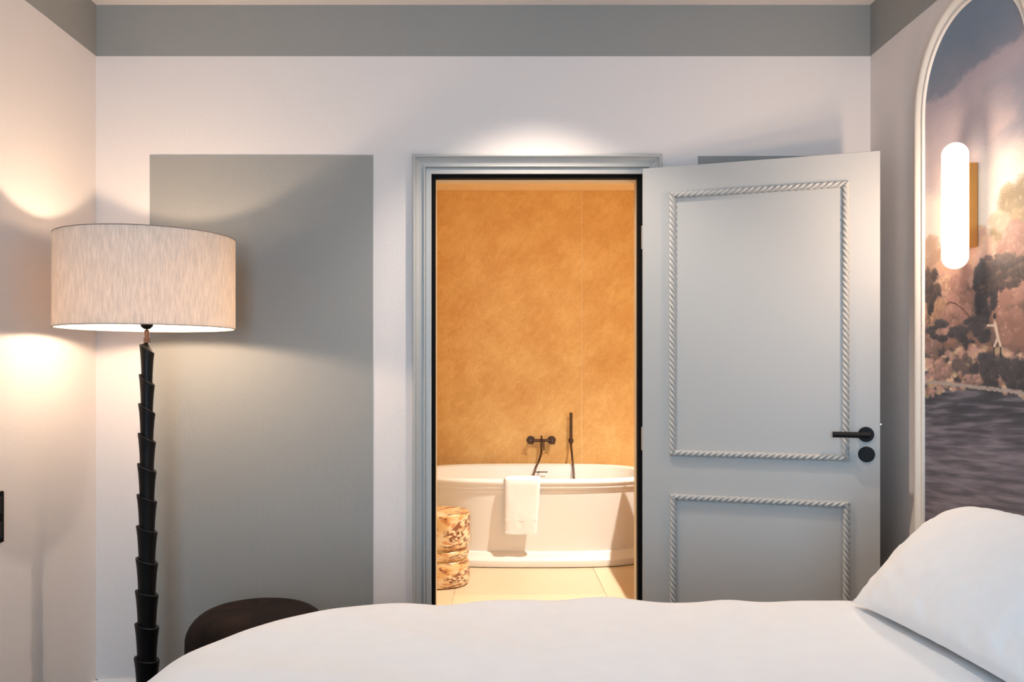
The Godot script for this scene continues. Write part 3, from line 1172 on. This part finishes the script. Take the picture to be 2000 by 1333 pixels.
func bed() -> void:
	var t := thing("bed", "double bed with its head against the mural wall", "bed", Vector3(0.38, 0, -1.60))
	var b := MB.new()
	b.box(Vector3(-0.98, 0.06, -0.72), Vector3(1.10, 0.36, 0.72), 0.02)
	put("base", b, mat(90, 82, 76, 0.9), t)
	b = MB.new()
	b.box(Vector3(-1.00, 0.36, -0.74), Vector3(1.10, 0.60, 0.74), 0.05)
	put("mattress", b, mat(238, 236, 234, 0.85), t)
	for x in [-0.9, 1.0]:
		for z in [-0.62, 0.62]:
			b = MB.new()
			b.box(Vector3(x - 0.03, 0, z - 0.03), Vector3(x + 0.03, 0.06, z + 0.03))
			put("leg", b, M.black, t)

	# duvet: a soft slab that rolls over the edges and hangs down
	var nz := noise(71, 1.1, FastNoiseLite.TYPE_SIMPLEX_SMOOTH, 2)
	var nf := noise(72, 2.6, FastNoiseLite.TYPE_SIMPLEX_SMOOTH, 2)
	var stations := []
	for k in 18:
		stations.append([k / 17.0, 0.0, 0.0])
	for k in 14:
		var a := (k + 1) / 14.0 * PI / 2
		stations.append([1.0, sin(a), 1 - cos(a)])
	for k in 10:
		stations.append([1.0, 1.0 + 0.02 * (k + 1), 1.0 + 0.36 * (k + 1)])
	var rx := 0.17
	var ry := 0.095
	var hx := 1.115 - rx
	var hz := 0.875 - rx
	var top := 0.693
	var rows := []
	for s in stations:
		var row := PackedVector3Array()
		var ring := rounded(hx + rx * s[1], hz + rx * s[1], 0.40 + rx * s[1], 260)
		for q in ring:
			var p: Vector2 = q * s[0] if s[0] < 1.0 else q
			p.x -= 0.11 * (p.y + 0.25) * smoothstep(0.1, -1.0, p.x)
			var y: float = top - ry * s[2]
			var soft := smoothstep(1.1, 0.0, s[2])
			y += 0.012 * nz.get_noise_2d(p.x + 3.1, p.y) * soft
			y += 0.016 * smoothstep(0.3, 1.0, s[0]) * nf.get_noise_2d(q.x * 0.9, q.y * 0.9) * soft
			var hang := smoothstep(0.9, 3.0, s[2])
			var nn := p.normalized()
			var wave: float = 0.022 * nf.get_noise_2d(q.x * 2.2, q.y * 2.2) * hang
			row.append(Vector3(p.x + nn.x * wave, y, p.y + nn.y * wave))
		rows.append(row)
	b = MB.new()
	b.grid(rows, true, false)
	var d := put("duvet", b, M.linen)
	d.position = Vector3(0.330, 0, -1.635)
	tag(d, "smooth white duvet spread over the whole bed", "duvet")

	# pillows: stuffed cushions with pinched corners
	pillow("large white pillow leaning back at the head of the bed on the duvet", Vector3(1.112, 0.845, -1.90), 0.07, 0.42, 0.195, 0.100, 0.80)
	pillow("white pillow tucked upright against the mural wall behind the front pillow", Vector3(1.335, 0.850, -1.85), 0.0, 0.33, 0.150, 0.075, 0.35)

func pillow(label: String, at: Vector3, yaw: float, hw: float, hh: float, th: float, lean: float) -> void:
	# own axes: x along the bed's head, y up the slope, z out of the face
	var nz := noise(81, 5.0, FastNoiseLite.TYPE_SIMPLEX_SMOOTH, 3)
	var b := MB.new()
	for side in [1, -1]:
		var rows := []
		for i in 41:
			var v := -1 + 2 * i / 40.0
			var row := PackedVector3Array()
			for j in 61:
				var u := -1 + 2 * j / 60.0
				var puff := pow(maxf(0, 1 - pow(absf(u), 2.6)), 0.62) * pow(maxf(0, 1 - pow(absf(v), 2.4)), 0.62)
				var up := smoothstep(-0.2, 1.0, v)
				var x := u * hw * (1 - 0.05 * (1 - v * v) * pow(absf(u), 3.0) - 0.06 * up * up)
				var y := v * hh * (1 - 0.06 * (1 - u * u) * pow(absf(v), 3.0)) - hh * 0.22 * pow(absf(u), 5.0) * up - hh * 0.20 * up * smoothstep(-0.3, 0.9, u)
				var wr: float = 0.010 * nz.get_noise_2d(u * 0.9, v * 0.5) * (1 - puff)
				var crease: float = 0.004 * nz.get_noise_2d(u * 3.2, v * 0.6 + 9) * smoothstep(0.5, -0.8, v) * smoothstep(0.0, 0.25, puff)
				row.append(Vector3(x, y, side * (th * puff + wr * puff * 2 + crease)))
			rows.append(row)
		b.grid(rows, false, side < 0)
	var o := put("pillow", b, M.pillowcase)
	o.position = at
	o.basis = Basis(Vector3.UP, yaw) * Basis(Vector3.BACK, -lean) * Basis(Vector3.UP, -PI / 2)
	tag(o, label, "pillow")

# ---------------------------------------------------------------- small stool behind the bed
func bedroom_stool() -> void:
	var t := thing("drum_stool", "round dark brown drum stool half hidden behind the end of the bed", "stool", Vector3(-0.80, 0, -2.93))
	var g := noise(91, 0.02, FastNoiseLite.TYPE_SIMPLEX_SMOOTH, 4)
	var tx := picture(256, 128, func(x: int, y: int):
		var k := TAU * x / 256.0
		var q: float = 0.5 + 0.9 * g.get_noise_3d(90 * cos(k), y * 0.5, 90 * sin(k))
		return rgb(17, 11, 9).lerp(rgb(40, 23, 18), clampf(q, 0, 1)))
	var m := mat(255, 255, 255, 0.7)
	m.metallic_specular = 0.25
	m.albedo_texture = tx
	var prof := [[0.0, 0.0], [0.20, 0.0], [0.215, 0.01], [0.232, 0.2], [0.236, 0.36]]
	for k in 9:
		var a := PI / 2 * (k + 1) / 9.0
		prof.append([0.136 + 0.10 * cos(a), 0.42 + 0.10 * sin(a)])
	prof.append([0.0, 0.522])
	var b := MB.new()
	b.lathe(prof, Vector3.ZERO, 72)
	put("drum", b, m, t)

# ---------------------------------------------------------------- recessed ceiling lights
func downlight(called: String, label: String, at: Vector3, color: Color, energy: float, angle: float, soft: float) -> SpotLight3D:
	var t := thing(called, label, "ceiling light", at)
	var b := MB.new()
	b.turned([[0.048, 0.0], [0.048, -0.004], [0.040, -0.006], [0.034, -0.003], [0.034, 0.0]], Vector3.ZERO, 36)
	put("trim_ring", b, M.skirt, t)
	b = MB.new()
	b.turned([[0.0, -0.002], [0.034, -0.002]], Vector3.ZERO, 36)
	var glow := mat(255, 245, 230, 0.4)
	glow.emission_enabled = true
	glow.emission = color
	glow.emission_energy_multiplier = 3.0
	put("lamp_lens", b, glow, t)
	var l := SpotLight3D.new()
	l.name = "spot_light"
	l.light_color = color
	l.light_energy = energy
	l.light_size = 0.03
	l.spot_angle = angle
	l.spot_angle_attenuation = soft
	l.spot_range = 9.0
	l.spot_attenuation = 2.0
	l.shadow_enabled = true
	l.rotation.x = -PI / 2
	l.position.y = -0.045
	t.add_child(l)
	return l

func ceiling_lights() -> void:
	downlight("downlight", "recessed ceiling spot above the bathroom doorway", Vector3(0.16, TOP, -2.99), Color(1.0, 0.94, 0.88), 2.0, 51.0, 0.65)
	downlight("downlight", "recessed bathroom ceiling spot above the washstand", Vector3(1.30, 2.767, -5.0), Color(1.0, 0.97, 0.92), 11.0, 57.0, 0.8)

# ---------------------------------------------------------------- switch at the left edge of the picture
func switch_plate() -> void:
	var t := thing("light_switch", "upright black double switch plate on the left wall", "switch", Vector3(LEFT, 0.85, -2.782))
	var b := MB.new()
	b.box(Vector3(0, -0.083, -0.042), Vector3(0.009, 0.083, 0.042), 0.003)
	put("plate", b, M.black, t)
	for y in [-0.04, 0.04]:
		b = MB.new()
		b.box(Vector3(0.008, y - 0.026, -0.026), Vector3(0.012, y + 0.026, 0.026), 0.002)
		put("rocker", b, M.blackmetal, t)
